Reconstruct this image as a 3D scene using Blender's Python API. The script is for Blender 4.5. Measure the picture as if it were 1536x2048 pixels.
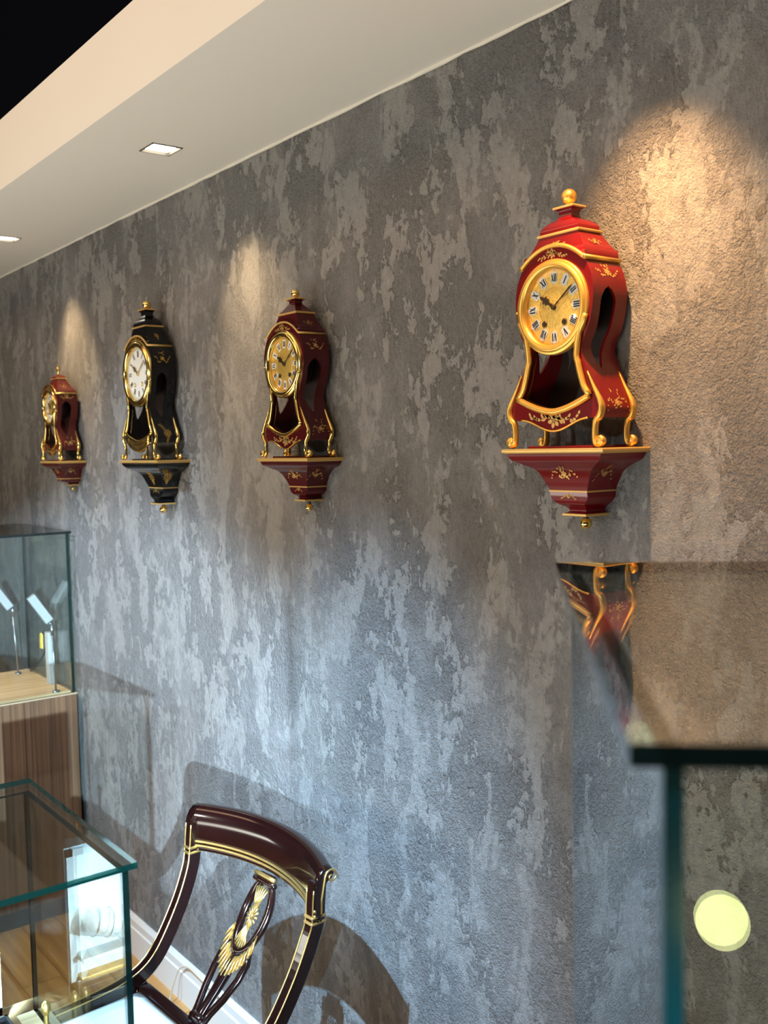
import bpy, bmesh, math, random
from math import sin, cos, pi, radians
from mathutils import Vector, Matrix

S = bpy.context.scene
for o in list(bpy.data.objects): bpy.data.objects.remove(o, do_unlink=True)
COL = S.collection

# ------------------------------------------------------------------ camera
cam_d = bpy.data.cameras.new('camera'); cam = bpy.data.objects.new('camera', cam_d); COL.objects.link(cam)
RIGHT = Vector((.6055, .7955, -.0213)); DOWN = Vector((.0398, -.0570, -.9976)); FWD = Vector((-.7948, .6032, -.0662))
CAMPOS = Vector((0, -1.2253, 1.6))
mw = Matrix((RIGHT.normalized(), -DOWN.normalized(), -FWD.normalized())).transposed().to_4x4()
mw.translation = CAMPOS
cam.matrix_world = mw
cam_d.sensor_fit = 'VERTICAL'; cam_d.sensor_height = 36; cam_d.lens = 36 * 2003.2 / 2048
cam_d.clip_start = .02; cam_d.clip_end = 60
cam_d.dof.use_dof = True; cam_d.dof.focus_distance = 1.75; cam_d.dof.aperture_fstop = 6.8
S.camera = cam

# ------------------------------------------------------------------ world, exposure, lights
w = bpy.data.worlds.new('world'); S.world = w; w.use_nodes = True
w.node_tree.nodes['Background'].inputs[0].default_value = (.5, .55, .62, 1)
w.node_tree.nodes['Background'].inputs[1].default_value = .15
S.view_settings.view_transform = 'Standard'; S.view_settings.look = 'None'
S.view_settings.exposure = 0; S.view_settings.gamma = 1; S.view_settings.use_curve_mapping = False

def light(name, typ, loc, energy, color, target=None, **kw):
    d = bpy.data.lights.new(name, typ); d.energy = energy; d.color = color
    for k, v in kw.items(): setattr(d, k, v)
    o = bpy.data.objects.new(name, d); COL.objects.link(o); o.location = loc
    if target is not None:
        o.rotation_euler = (Vector(target) - Vector(loc)).to_track_quat('-Z', 'Y').to_euler()
    return o
COOL = (.62, .80, 1.0); NEUT = (1, .95, .86); WARM = (1, .70, .40)
# track spots high in the shop, cool white, aimed at the counters and the lower wall
light('track_spot_a', 'SPOT', (-1.15, -1.5, 3.0), 1300, (.38, .68, 1.0), (-1.9, 0, .10), spot_size=radians(35), spot_blend=1.0, shadow_soft_size=.012)
light('track_spot_b', 'SPOT', (-2.2, -1.9, 3.0), 300, (.60, .80, 1.0), (-3.0, 0, .80), spot_size=radians(40), spot_blend=.8, shadow_soft_size=.05)
light('track_spot_c', 'SPOT', (.9, -2.6, 3.0), 200, COOL, (-.45, 0, .75), spot_size=radians(36), spot_blend=.9, shadow_soft_size=.06)
# small bright lamps in the show cabinets across the shop, at eye height, turned down at the counters
light('cabinet_lamp_a', 'SPOT', (1.04, -2.65, 1.66), 560, (.52, .76, 1.0), (-2.65, 0, .60), spot_size=radians(20), spot_blend=.7, shadow_soft_size=.014)
light('cabinet_lamp_b', 'SPOT', (2.97, -2.65, 1.66), 5200, (.58, .80, 1.0), (-3.1, 0, .82), spot_size=radians(12.5), spot_blend=.6, shadow_soft_size=.014)
light('cabinet_lamp_c', 'POINT', (-2.5, -3.0, 1.9), 45, NEUT, shadow_soft_size=.06)
# warm general light of the shop, and an added fill light out of view that brightens soffit and wall
light('shop_light', 'AREA', (-1.8, -2.1, 3.2), 38, (1, .63, .37), (-1.8, 0, 2.0), shape='RECTANGLE', size=5, size_y=.6)
light('soffit_fill', 'AREA', (-1.6, -1.85, .75), 46, (1, .96, .84), (-1.6, -1.05, 2.29), shape='RECTANGLE', size=4, size_y=.4)

# ------------------------------------------------------------------ materials
MATS = {}
def newmat(name):
    m = bpy.data.materials.new(name); m.use_nodes = True; MATS[name] = m
    nt = m.node_tree; return m, nt, nt.nodes, nt.links, nt.nodes['Principled BSDF']
def pmat(name, col, rough=.4, metal=0, coat=0, noise=0, nscale=30, emit=None, estr=0, bump=0, bscale=200, spec=.5, coat_rough=.05):
    m, nt, N, L, P = newmat(name)
    P.inputs['Base Color'].default_value = (*col, 1); P.inputs['Roughness'].default_value = rough
    P.inputs['Metallic'].default_value = metal; P.inputs['Coat Weight'].default_value = coat
    P.inputs['Coat Roughness'].default_value = coat_rough; P.inputs['Specular IOR Level'].default_value = spec
    if emit:
        P.inputs['Emission Color'].default_value = (*emit, 1); P.inputs['Emission Strength'].default_value = estr
    tc = N.new('ShaderNodeTexCoord')
    if noise:
        n = N.new('ShaderNodeTexNoise'); n.inputs['Scale'].default_value = nscale; n.inputs['Detail'].default_value = 4
        L.new(tc.outputs['Object'], n.inputs['Vector'])
        mx = N.new('ShaderNodeMix'); mx.data_type = 'RGBA'
        mx.inputs[6].default_value = (*[c * (1 - noise) for c in col], 1); mx.inputs[7].default_value = (*[min(1, c * (1 + noise)) for c in col], 1)
        L.new(n.outputs['Fac'], mx.inputs[0]); L.new(mx.outputs[2], P.inputs['Base Color'])
    if bump:
        n = N.new('ShaderNodeTexNoise'); n.inputs['Scale'].default_value = bscale; n.inputs['Detail'].default_value = 3
        L.new(tc.outputs['Object'], n.inputs['Vector'])
        b = N.new('ShaderNodeBump'); b.inputs['Strength'].default_value = bump; b.inputs['Distance'].default_value = .001
        L.new(n.outputs['Fac'], b.inputs['Height']); L.new(b.outputs[0], P.inputs['Normal'])
    return m
pmat('gold_paint', (.80, .47, .10), .34, .75, noise=.12, nscale=60)
pmat('gold_polished', (.90, .66, .22), .16, 1, noise=.08, nscale=40)
pmat('gold_line', (.72, .45, .14), .4, .5)
pmat('gold_leaf', (.70, .42, .13), .4, .55, noise=.3, nscale=300)
pmat('red_lacquer', (.145, .002, .004), .28, 0, .35, spec=.3, noise=.25, nscale=18)
pmat('maroon_lacquer', (.062, .004, .006), .25, 0, .4, spec=.3, noise=.25, nscale=18)
pmat('brown_red_lacquer', (.085, .008, .006), .22, 0, .4, spec=.3, noise=.25, nscale=18)
pmat('black_lacquer', (.004, .004, .0045), .16, 0, .4, spec=.3)
pmat('dark_interior', (.028, .015, .013), .55)
pmat('dial_gold', (.86, .56, .14), .38, .6, noise=.25, nscale=160, bump=.8, bscale=260)
pmat('dial_gold_relief', (.82, .52, .13), .36, .65, noise=.4, nscale=230, bump=1.0, bscale=380)
pmat('dial_white', (.78, .75, .68), .4, noise=.05, nscale=60)
pmat('cartouche_silver', (.72, .76, .80), .3, .3)
pmat('cartouche_white', (.85, .84, .80), .35)
pmat('ink_black', (.01, .012, .02), .4)
pmat('hand_dark', (.05, .035, .02), .35, .5)
pmat('chair_wood', (.0090, .0020, .0018), .16, 0, .6, spec=.4, noise=.3, nscale=12)
pmat('seat_fabric', (.70, .70, .68), .8, bump=.5, bscale=300)
pmat('chair_gold', (.82, .56, .20), .28, .9, noise=.15, nscale=90)
pmat('soffit_paint', (.82, .79, .72), .65, noise=.02, nscale=3)
pmat('ceiling_black', (.003, .0035, .0055), .9, spec=.0)
pmat('baseboard_paint', (.70, .68, .64), .45, noise=.03, nscale=5)
pmat('caulk', (.75, .70, .60), .7, noise=.1, nscale=30)
pmat('room_wall', (.22, .21, .20), .8, noise=.1, nscale=2)
pmat('steel', (.35, .36, .38), .3, 1)
pmat('lamp_head', (.36, .37, .37), .35)
pmat('lens_light', (1, 1, 1), .5, emit=(1, .93, .80), estr=14)
pmat('lens_frame', (.55, .53, .48), .4)
pmat('lens_well', (.10, .09, .07), .6)
pmat('white_board', (.86, .88, .87), .5, bump=.2, bscale=80)
pmat('tray_white', (.80, .85, .83), .35)
pmat('brass', (.78, .60, .22), .3, 1)
pmat('cord_beige', (.62, .50, .36), .6)
pmat('black_plastic', (.012, .012, .015), .4)
pmat('tag_yellow', (.50, .38, .04), .6)
pmat('blush_felt', (.75, .58, .45), .9)
pmat('globe_glow', (1, 1, 1), .5, emit=(.95, 1.0, .40), estr=15)
pmat('bowl_wood', (.30, .17, .07), .4, .0, .3, noise=.4, nscale=25)

def wood(name, c1, c2, axis, rough=.5, sc=1.0, ring=60):
    m, nt, N, L, P = newmat(name)
    tc = N.new('ShaderNodeTexCoord'); mp = N.new('ShaderNodeMapping')
    s = [ring * sc] * 3; s['xyz'.index(axis)] = 1.6 * sc
    mp.inputs['Scale'].default_value = s
    n = N.new('ShaderNodeTexNoise'); n.inputs['Scale'].default_value = 1; n.inputs['Detail'].default_value = 5; n.inputs['Distortion'].default_value = .3
    n2 = N.new('ShaderNodeTexNoise'); n2.inputs['Scale'].default_value = 5 * sc; n2.inputs['Detail'].default_value = 3
    L.new(tc.outputs['Object'], mp.inputs['Vector']); L.new(mp.outputs[0], n.inputs['Vector']); L.new(tc.outputs['Object'], n2.inputs['Vector'])
    r = N.new('ShaderNodeValToRGB'); r.color_ramp.elements[0].position = .32; r.color_ramp.elements[1].position = .70
    r.color_ramp.elements[0].color = (*c1, 1); r.color_ramp.elements[1].color = (*c2, 1)
    a = N.new('ShaderNodeMath'); a.operation = 'MULTIPLY_ADD'; a.inputs[1].default_value = .3; a.inputs[2].default_value = -.15
    L.new(n2.outputs['Fac'], a.inputs[0]); b = N.new('ShaderNodeMath'); L.new(a.outputs[0], b.inputs[0]); L.new(n.outputs['Fac'], b.inputs[1])
    L.new(b.outputs[0], r.inputs[0]); L.new(r.outputs[0], P.inputs['Base Color'])
    P.inputs['Roughness'].default_value = rough
    return m
wood('cabinet_wood', (.060, .026, .011), (.17, .083, .038), 'z', .5, 1, 150)
wood('cabinet_top_wood', (.34, .21, .10), (.58, .41, .23), 'y', .45, 1, 60)
wood('cabinet_edge_wood', (.34, .24, .15), (.46, .33, .22), 'y', .5, 1, 60)
wood('floor_wood', (.26, .105, .025), (.56, .29, .09), 'x', .35, .8, 32)

def glass_mat(name, tint, boost=1.0, rough=.0):
    m, nt, N, L, P = newmat(name); N.remove(P)
    lw = N.new('ShaderNodeLayerWeight'); lw.inputs[0].default_value = .5
    p = N.new('ShaderNodeMath'); p.operation = 'POWER'; p.inputs[1].default_value = 5; L.new(lw.outputs['Facing'], p.inputs[0])
    ma = N.new('ShaderNodeMath'); ma.operation = 'MULTIPLY_ADD'; ma.inputs[1].default_value = .96; ma.inputs[2].default_value = .04 * boost
    L.new(p.outputs[0], ma.inputs[0])
    t = N.new('ShaderNodeBsdfTransparent'); t.inputs[0].default_value = (*tint, 1)
    g = N.new('ShaderNodeBsdfGlossy'); g.inputs['Roughness'].default_value = rough
    mx = N.new('ShaderNodeMixShader'); L.new(ma.outputs[0], mx.inputs[0]); L.new(t.outputs[0], mx.inputs[1]); L.new(g.outputs[0], mx.inputs[2])
    L.new(mx.outputs[0], N['Material Output'].inputs['Surface'])
    return m
glass_mat('pane_glass', (.955, .985, .975))
glass_mat('dial_glass', (.99, .99, .98))
def edge_mat(name, col, trans):
    m, nt, N, L, P = newmat(name)
    P.inputs['Base Color'].default_value = (*col, 1); P.inputs['Roughness'].default_value = .12
    t = N.new('ShaderNodeBsdfTransparent'); t.inputs[0].default_value = (.25, .75, .68, 1)
    mx = N.new('ShaderNodeMixShader'); mx.inputs[0].default_value = trans
    L.new(P.outputs[0], mx.inputs[1]); L.new(t.outputs[0], mx.inputs[2]); L.new(mx.outputs[0], N['Material Output'].inputs['Surface'])
edge_mat('pane_edge', (.0006, .011, .009), .10)
edge_mat('pane_edge_teal', (.0006, .024, .027), .07)
edge_mat('pane_edge_dark', (.0006, .003, .003), .02)

def stucco():
    m, nt, N, L, P = newmat('stucco')
    tc = N.new('ShaderNodeTexCoord')
    def noise(scale, detail, rough, dist=0, w=0, ntype=None):
        mp = N.new('ShaderNodeMapping'); mp.inputs['Scale'].default_value = scale; mp.inputs['Location'].default_value = (w, w * .7, w * 1.3)
        n = N.new('ShaderNodeTexNoise'); n.inputs['Scale'].default_value = 1; n.inputs['Detail'].default_value = detail
        n.inputs['Roughness'].default_value = rough; n.inputs['Distortion'].default_value = dist
        L.new(tc.outputs['Object'], mp.inputs['Vector']); L.new(mp.outputs[0], n.inputs['Vector']); return n.outputs['Fac']
    def math_(op, a, b=None, c=None, clamp=False):
        n = N.new('ShaderNodeMath'); n.operation = op; n.use_clamp = clamp
        for i, v in enumerate((a, b, c)):
            if v is None: continue
            if isinstance(v, (int, float)): n.inputs[i].default_value = v
            else: L.new(v, n.inputs[i])
        return n.outputs[0]
    def ramp(v, lo, hi):
        n = N.new('ShaderNodeMapRange'); n.interpolation_type = 'SMOOTHSTEP'; n.inputs[1].default_value = lo; n.inputs[2].default_value = hi
        L.new(v, n.inputs[0]); return n.outputs[0]
    add = lambda a, b: math_('ADD', a, b); mul = lambda a, b: math_('MULTIPLY', a, b)
    warp = noise((14, 14, 14), 5, .6, .2, 2.2)
    big = noise((12, 12, 5), 6, .62, .6)           # long vertical smears of plaster
    mid = noise((52, 52, 38), 6, .70, .5, 3.1)       # ragged edges
    fine = noise((130, 130, 55), 4, .65, .2, 4.4)    # trowel streaks
    patch = add(add(mul(big, .52), mul(mid, .30)), mul(warp, .18))
    smooth = ramp(patch, .500, .520)                 # 1: trowelled skin, 0: open ground
    soft = ramp(patch, .42, .60)
    cloud = noise((2.6, 2.6, 1.6), 4, .55, 0, 7.7)
    sand = noise((300, 300, 300), 3, .6, 0, 1.2)
    grit = noise((150, 150, 130), 4, .66, .0, 5.5)
    gritmask = ramp(noise((7, 7, 4), 4, .6, .3, 9.3), .42, .60)
    pits = ramp(noise((120, 120, 120), 2, .5, .2, 8.1), .70, .76)
    val = add(add(mul(cloud, .40), mul(soft, .08)), add(mul(smooth, .04), add(mul(fine, .75), mul(mid, .30))))
    val = add(val, .17)
    c = N.new('ShaderNodeMix'); c.data_type = 'RGBA'; L.new(smooth, c.inputs[0])
    c.inputs[6].default_value = (.228, .219, .212, 1); c.inputs[7].default_value = (.242, .233, .223, 1)
    sc = N.new('ShaderNodeVectorMath'); sc.operation = 'SCALE'; L.new(c.outputs[2], sc.inputs[0]); L.new(val, sc.inputs['Scale'])
    L.new(sc.outputs[0], P.inputs['Base Color'])
    P.inputs['Roughness'].default_value = .6; P.inputs['Specular IOR Level'].default_value = .4
    rough_amt = math_('SUBTRACT', 1.0, mul(smooth, .75))
    h = mul(smooth, .34)
    h = add(h, mul(mul(grit, gritmask), mul(rough_amt, 1.3)))
    h = add(h, mul(grit, mul(rough_amt, .7)))
    h = add(h, mul(sand, mul(rough_amt, .42)))
    h = add(h, mul(sand, .12)); h = add(h, mul(fine, .35)); h = add(h, mul(mid, .8))
    h = add(h, mul(pits, -.35))
    b = N.new('ShaderNodeBump'); b.inputs['Strength'].default_value = 1.0; b.inputs['Distance'].default_value = .0078
    L.new(h, b.inputs['Height']); L.new(b.outputs[0], P.inputs['Normal'])
stucco()
M = MATS

# ------------------------------------------------------------------ mesh helpers
def mk(name, vs, fs, mat, parent=None, smooth=False, mats=None, fmat=None):
    me = bpy.data.meshes.new(name); me.from_pydata([tuple(v) for v in vs], [], fs); me.update()
    for m in (mats or [mat]): me.materials.append(MATS[m])
    if fmat:
        for p, i in zip(me.polygons, fmat): p.material_index = i
    bm = bmesh.new(); bm.from_mesh(me); bmesh.ops.recalc_face_normals(bm, faces=bm.faces); bm.to_mesh(me); bm.free()
    if smooth:
        for p in me.polygons: p.use_smooth = True
    o = bpy.data.objects.new(name, me); COL.objects.link(o)
    if parent: o.parent = parent
    return o
def tag(o, label=None, cat=None, group=None, kind=None):
    if label: o['label'] = label
    if cat: o['category'] = cat
    if group: o['group'] = group
    if kind: o['kind'] = kind
    return o
def thing(name, label, cat, loc=(0, 0, 0), rz=0, group=None):
    o = bpy.data.objects.new(name, None); COL.objects.link(o); o.location = loc; o.rotation_euler = (0, 0, rz)
    o.empty_display_size = .05
    return tag(o, label, cat, group)
def boxvf(x0, x1, y0, y1, z0, z1):
    v = [(x, y, z) for z in (z0, z1) for y in (y0, y1) for x in (x0, x1)]
    f = [(0, 2, 3, 1), (4, 5, 7, 6), (0, 1, 5, 4), (2, 6, 7, 3), (0, 4, 6, 2), (1, 3, 7, 5)]
    return v, f
def box(name, x0, x1, y0, y1, z0, z1, mat, parent=None, bev=0):
    v, f = boxvf(x0, x1, y0, y1, z0, z1)
    o = mk(name, v, f, mat, parent)
    if bev:
        md = o.modifiers.new('bevel', 'BEVEL'); md.width = bev; md.segments = 2; md.limit_method = 'ANGLE'
    return o
def pane(name, x0, x1, y0, y1, z0, z1, parent, edge='pane_edge'):
    v, f = boxvf(x0, x1, y0, y1, z0, z1)
    d = [z1 - z0, y1 - y0, x1 - x0]; thin = d.index(min(d))     # face pairs: z, y, x
    return mk(name, v, f, None, parent, mats=['pane_glass', edge], fmat=[0 if i // 2 == thin else 1 for i in range(6)])
def spline(pts, n):
    pts = [Vector(p) for p in pts]; out = []
    P = [pts[0] * 2 - pts[1]] + pts + [pts[-1] * 2 - pts[-2]]
    for i in range(1, len(P) - 2):
        for k in range(n):
            t = k / n; a, b, c, d = P[i - 1:i + 3]
            out.append(.5 * ((2 * b) + (c - a) * t + (2 * a - 5 * b + 4 * c - d) * t * t + (3 * b - 3 * c + d - a) * t ** 3))
    out.append(pts[-1].copy()); return out
def tubevf(path, rad, seg=8, closed=False, up=Vector((0, 1, 0)), flat=1.0):
    """sweep; section radius rad across, rad*flat along 'up'"""
    path = [Vector(p) for p in path]; n = len(path); vs = []; fs = []
    if not isinstance(rad, (list, tuple)): rad = [rad] * n
    for i, p in enumerate(path):
        a = path[(i - 1) % n] if (closed or i > 0) else p; b = path[(i + 1) % n] if (closed or i < n - 1) else p
        t = (b - a).normalized()
        s = t.cross(up)
        if s.length < 1e-4: s = t.cross(Vector((.3, .2, 1)))
        s.normalize(); u = s.cross(t).normalized()
        for k in range(seg):
            an = 2 * pi * k / seg
            vs.append(p + s * (cos(an) * rad[i]) + u * (sin(an) * rad[i] * flat))
    m = n if closed else n - 1
    for i in range(m):
        for k in range(seg):
            a = i * seg + k; b = i * seg + (k + 1) % seg; j = ((i + 1) % n) * seg
            fs.append((a, b, j + (k + 1) % seg, j + k))
    if not closed:
        fs.append(tuple(range(seg))[::-1]); fs.append(tuple((n - 1) * seg + k for k in range(seg)))
    return vs, fs
def tube(name, path, rad, mat, parent=None, seg=8, closed=False, up=Vector((0, 1, 0)), flat=1.0):
    v, f = tubevf(path, rad, seg, closed, up, flat); return mk(name, v, f, mat, parent, True)
def merge(parts):
    V = []; F = []
    for v, f in parts:
        k = len(V); V += [tuple(a) for a in v]; F += [tuple(i + k for i in q) for q in f]
    return V, F
def lathevf(prof, seg=24, c=(0, 0, 0), axis='z'):
    vs = []; fs = []; n = len(prof)
    for r, h in prof:
        for k in range(seg):
            a = 2 * pi * k / seg; x, y = r * cos(a), r * sin(a)
            vs.append(Vector(c) + (Vector((x, y, h)) if axis == 'z' else Vector((x, h, y)) if axis == 'y' else Vector((h, x, y))))
    for i in range(n - 1):
        for k in range(seg):
            fs.append((i * seg + k, i * seg + (k + 1) % seg, (i + 1) * seg + (k + 1) % seg, (i + 1) * seg + k))
    return vs, fs
def lathe(name, prof, mat, parent=None, seg=24, c=(0, 0, 0), axis='z'):
    v, f = lathevf(prof, seg, c, axis); return mk(name, v, f, mat, parent, True)
def ball(name, c, r, mat, parent, sz=1.0):
    n = 14; return lathe(name, [(max(1e-5, r * sin(pi * i / n)), -r * sz * cos(pi * i / n)) for i in range(n + 1)], mat, parent, 24, c)
def loft(name, levels, mat, parent, cap=(True, True)):
    """levels: (z, hx, y0(front), y1(back)); four smooth sides with hard corners"""
    V = []; F = []
    def cs(l): z, h, a, b = l; return [(-h, a, z), (h, a, z), (h, b, z), (-h, b, z)]
    for s in range(4):
        k = len(V)
        for l in levels: c = cs(l); V += [c[s], c[(s + 1) % 4]]
        for i in range(len(levels) - 1): F.append((k + 2 * i, k + 2 * i + 1, k + 2 * i + 3, k + 2 * i + 2))
    sm = len(F)
    if cap[0]: k = len(V); V += cs(levels[0]); F.append((k, k + 1, k + 2, k + 3))
    if cap[1]: k = len(V); V += cs(levels[-1]); F.append((k, k + 1, k + 2, k + 3))
    o = mk(name, V, F, mat, parent)
    for p in o.data.polygons:
        if abs(p.normal.z) < .97: p.use_smooth = True
    return o
def smooth_levels(keys, n=5):
    return [tuple(v) for v in spline_n(keys, n)]
def spline_n(keys, n):
    out = []; P = [[2 * a - b for a, b in zip(keys[0], keys[1])]] + [list(k) for k in keys] + [[2 * a - b for a, b in zip(keys[-1], keys[-2])]]
    for i in range(1, len(P) - 2):
        for k in range(n):
            t = k / n
            out.append([.5 * (2 * b + (c - a) * t + (2 * a - 5 * b + 4 * c - d) * t * t + (3 * b - 3 * c + d - a) * t ** 3) for a, b, c, d in zip(*P[i - 1:i + 3])])
    out.append(list(keys[-1])); return out
def fill2d(loops, mapf):
    """triangulated planar region with holes; loops of (u,v)"""
    bm = bmesh.new(); ed = []
    for lp in loops:
        vs = [bm.verts.new((u, 0, v)) for u, v in lp]
        for i in range(len(vs)): ed.append(bm.edges.new((vs[i], vs[(i + 1) % len(vs)])))
    bmesh.ops.triangle_fill(bm, use_beauty=True, use_dissolve=False, edges=ed)
    bm.verts.index_update()
    V = [mapf(v.co.x, v.co.z) for v in bm.verts]; F = [tuple(v.index for v in f.verts) for f in bm.faces]; bm.free()
    return V, F
def solid(o, t, off=-1):
    md = o.modifiers.new('solid', 'SOLIDIFY'); md.thickness = t; md.offset = off; return o

# ------------------------------------------------------------------ ornaments and numerals
def floral(name, mapf, su, sv, parent, seed, mat='gold_leaf', kind='spray'):
    """gilt painted flower spray: small raised leaves laid on a surface; mapf(u,v)->point, in a su x sv field"""
    R = random.Random(seed); V = []; F = []
    def leaf(u, v, a, l, wd):
        k = len(V); n = 6
        pts = []
        for i in range(n):
            t = 2 * pi * i / n; x = l * .5 * (1 + cos(t)); y = wd * .5 * sin(t)
            pts.append((u + x * cos(a) - y * sin(a), v + x * sin(a) + y * cos(a)))
        for p in pts: V.append(mapf(*p))
        F.append(tuple(range(k, k + n)))
    if kind == 'medallion':
        for i in range(12): leaf(su * .07 * cos(2 * pi * i / 12), su * .07 * sin(2 * pi * i / 12), 2 * pi * i / 12, su * .20, su * .045)
        for i in range(6): leaf(0, 0, 2 * pi * i / 6, su * .06, su * .04)
        for i in range(9): leaf(-su * .1 - su * .035 * i, sv * (.2 + .04 * i), 2.3 + (-1) ** i * .9, su * .12, su * .035)
        for i in range(7): leaf(0, -sv * (.2 + .04 * i), -pi / 2 + (-1) ** i * .9 * (1 - i / 8), su * .14, su * .035)
    else:
        for i in range(6): leaf(0, 0, 2 * pi * i / 6 + .3, su * .13, su * .07)
        for sgn in (-1, 1):
            for i in range(9):
                t = (i + 1) / 9; u = sgn * su * .48 * t; v = sv * (.22 * sin(t * 5 + seed) - .12 * t)
                leaf(u, v, (0 if sgn > 0 else pi) + R.uniform(-1.2, 1.2), su * .11 * (1.2 - .6 * t), su * .05)
        for i in range(6):
            leaf(R.uniform(-.2, .2) * su, R.uniform(.05, .4) * sv, R.uniform(.6, 2.5), su * .11, su * .045)
    return mk(name, V, F, mat, parent)
ROM = ['XII', 'I', 'II', 'III', 'IIII', 'V', 'VI', 'VII', 'VIII', 'IX', 'X', 'XI']
def roman(txt, h, wd):
    """quads of a numeral, centred; width wd, height h"""
    W = {'I': .5, 'V': 1.0, 'X': 1.0}; tot = sum(W[c] for c in txt); x = 0; Q = []
    sc = min(wd / tot, h * .55)
    for c in txt:
        cw = W[c]; cx = (x + cw / 2 - tot / 2) * sc; hw = cw * sc / 2; th = .12 * sc + .0003; tn = th * .45
        def st(xa, xb, t): Q.append([(xa - t, -h / 2), (xa + t, -h / 2), (xb + t, h / 2), (xb - t, h / 2)])
        if c == 'I': st(cx, cx, th)
        if c == 'V': st(cx, cx - hw * .7, th); st(cx, cx + hw * .7, tn)
        if c == 'X': st(cx + hw * .7, cx - hw * .7, th); st(cx - hw * .7, cx + hw * .7, tn)
        x += cw
    return Q

# ------------------------------------------------------------------ structure
XL, XR = -7.0, 3.2
YB = -4.6
def struct(o): return tag(o, kind='structure')
struct(mk('wall_front', [(XL, 0, 0), (XR, 0, 0), (XR, 0, 2.46), (XL, 0, 2.46)], [(0, 1, 2, 3)], 'stucco'))
struct(box('wall_left', XL - .1, XL, YB, 0, 0, 3.4, 'room_wall'))
struct(box('wall_right', XR, XR + .1, YB, 0, 0, 3.4, 'room_wall'))
struct(box('wall_back', XL - .1, XR + .1, YB - .1, YB, 0, 3.4, 'room_wall'))
struct(box('ceiling', XL - .1, XR + .1, YB - .1, .1, 3.4, 3.45, 'ceiling_black'))
struct(box('wall_upper', XL, XR, -.38, .1, 2.463, 3.4, 'ceiling_black'))
ZC, YS = 2.29, -.393
DL = [(-.96, -.2), (-2.172, -.197), (-3.335, -.197)]
HS = .037
# soffit: face board and underside with the square wells of the recessed lights cut out
V = []; F = []
def quad(a, b, c, d):
    k = len(V); V.extend([a, b, c, d]); F.append((k, k + 1, k + 2, k + 3))
quad((XL, YS, ZC), (XR, YS, ZC), (XR, YS, 2.463), (XL, YS, 2.463)); quad((XL, YS, 2.463), (XR, YS, 2.463), (XR, 0, 2.463), (XL, 0, 2.463))
xs = [XL]
for x, y in sorted(DL): xs += [x - HS, x + HS]
xs.append(XR); ya, yb = -.197 - HS - .001, -.197 + HS
for i in range(len(xs) - 1):
    if i % 2 == 0: quad((xs[i], YS, ZC), (xs[i + 1], YS, ZC), (xs[i + 1], 0, ZC), (xs[i], 0, ZC))
    else:
        quad((xs[i], YS, ZC), (xs[i + 1], YS, ZC), (xs[i + 1], ya, ZC), (xs[i], ya, ZC)); quad((xs[i], yb, ZC), (xs[i + 1], yb, ZC), (xs[i + 1], 0, ZC), (xs[i], 0, ZC))
so = mk('trim_1', V, F, 'soffit_paint')
bm = bmesh.new(); bm.from_mesh(so.data); bmesh.ops.remove_doubles(bm, verts=bm.verts, dist=1e-5); bmesh.ops.recalc_face_normals(bm, faces=bm.faces); bm.to_mesh(so.data); bm.free()
struct(so)
# caulk bead between wall and soffit, slightly uneven
R = random.Random(4)
struct(tube('trim_2', [(XL + i * .05, -.002, ZC - .001 + R.uniform(-.001, .001)) for i in range(int((XR - XL) / .05))], [.0035 + R.uniform(-.001, .0015) for i in range(int((XR - XL) / .05))], 'caulk', seg=6))
# baseboard with a stepped profile
prof = [(0, 0), (-.018, 0), (-.018, .088), (-.0145, .092), (-.0145, .114), (-.009, .1235), (0, .1235)]
Vb = [(x, y, z) for x in (XL, XR) for y, z in prof]; n = len(prof)
struct(mk('baseboard_front', Vb, [(i, (i + 1) % n, n + (i + 1) % n, n + i) for i in range(n)] + [tuple(range(n)), tuple(range(n, 2 * n))], 'baseboard_paint'))
fl = struct(box('floor', XL, XR, YB, 0, -.06, -.004, 'floor_wood'))
# boards of the part of the floor that shows
R = random.Random(2); bw = .118; bl = 1.15
pm = {}
for r in range(9):
    off = R.uniform(0, bl)
    for c in range(4):
        x0 = -4.2 + off - .6 + c * bl; y1 = -.003 - r * bw
        v, f = boxvf(0, bl - .002, -bw + .0018, 0, 0, .004 + R.uniform(0, .0006))
        o = mk('floor_board', v, f, 'floor_wood', fl); o.location = (x0, y1, -.004)

# ------------------------------------------------------------------ recessed lights
for i, (x, y) in enumerate(DL):
    lab = ['square recessed ceiling light above the largest red clock', 'square recessed ceiling light between the black clock and the maroon clock', 'square recessed ceiling light above the smallest clock'][i]
    t = thing('recessed_light', lab, 'ceiling light', (x, -.1975, ZC), 0, 'recessed square lights in the soffit')
    h = HS
    fv, ff = merge([boxvf(-h, h, -h, -h + .003, -.002, .03), boxvf(-h, h, h - .003, h, -.002, .03), boxvf(-h, -h + .003, -h, h, -.002, .03), boxvf(h - .003, h, -h, h, -.002, .03)])
    mk('well', fv, ff, 'lens_well', t)
    box('frame_plate', -h, h, -h, h, .028, .031, 'lens_frame', t)
    box('lens', -h + .007, h - .007, -h + .007, h - .007, .004, .010, 'lens_light', t)
SPOT = [((-.955, -.205, 2.294), (-.905, 0, 1.62), 135, (1, .54, .22)), ((-2.172, -.197, 2.294), (-2.10, 0, 1.76), 46, (1, .70, .38)), ((-3.335, -.197, 2.294), (-3.29, 0, 1.76), 58, (1, .70, .38))]
for p, t, e, c in SPOT:
    light('downlight_beam', 'SPOT', p, e, c, t, spot_size=radians(60), spot_blend=1.0, shadow_soft_size=.014)

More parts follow.
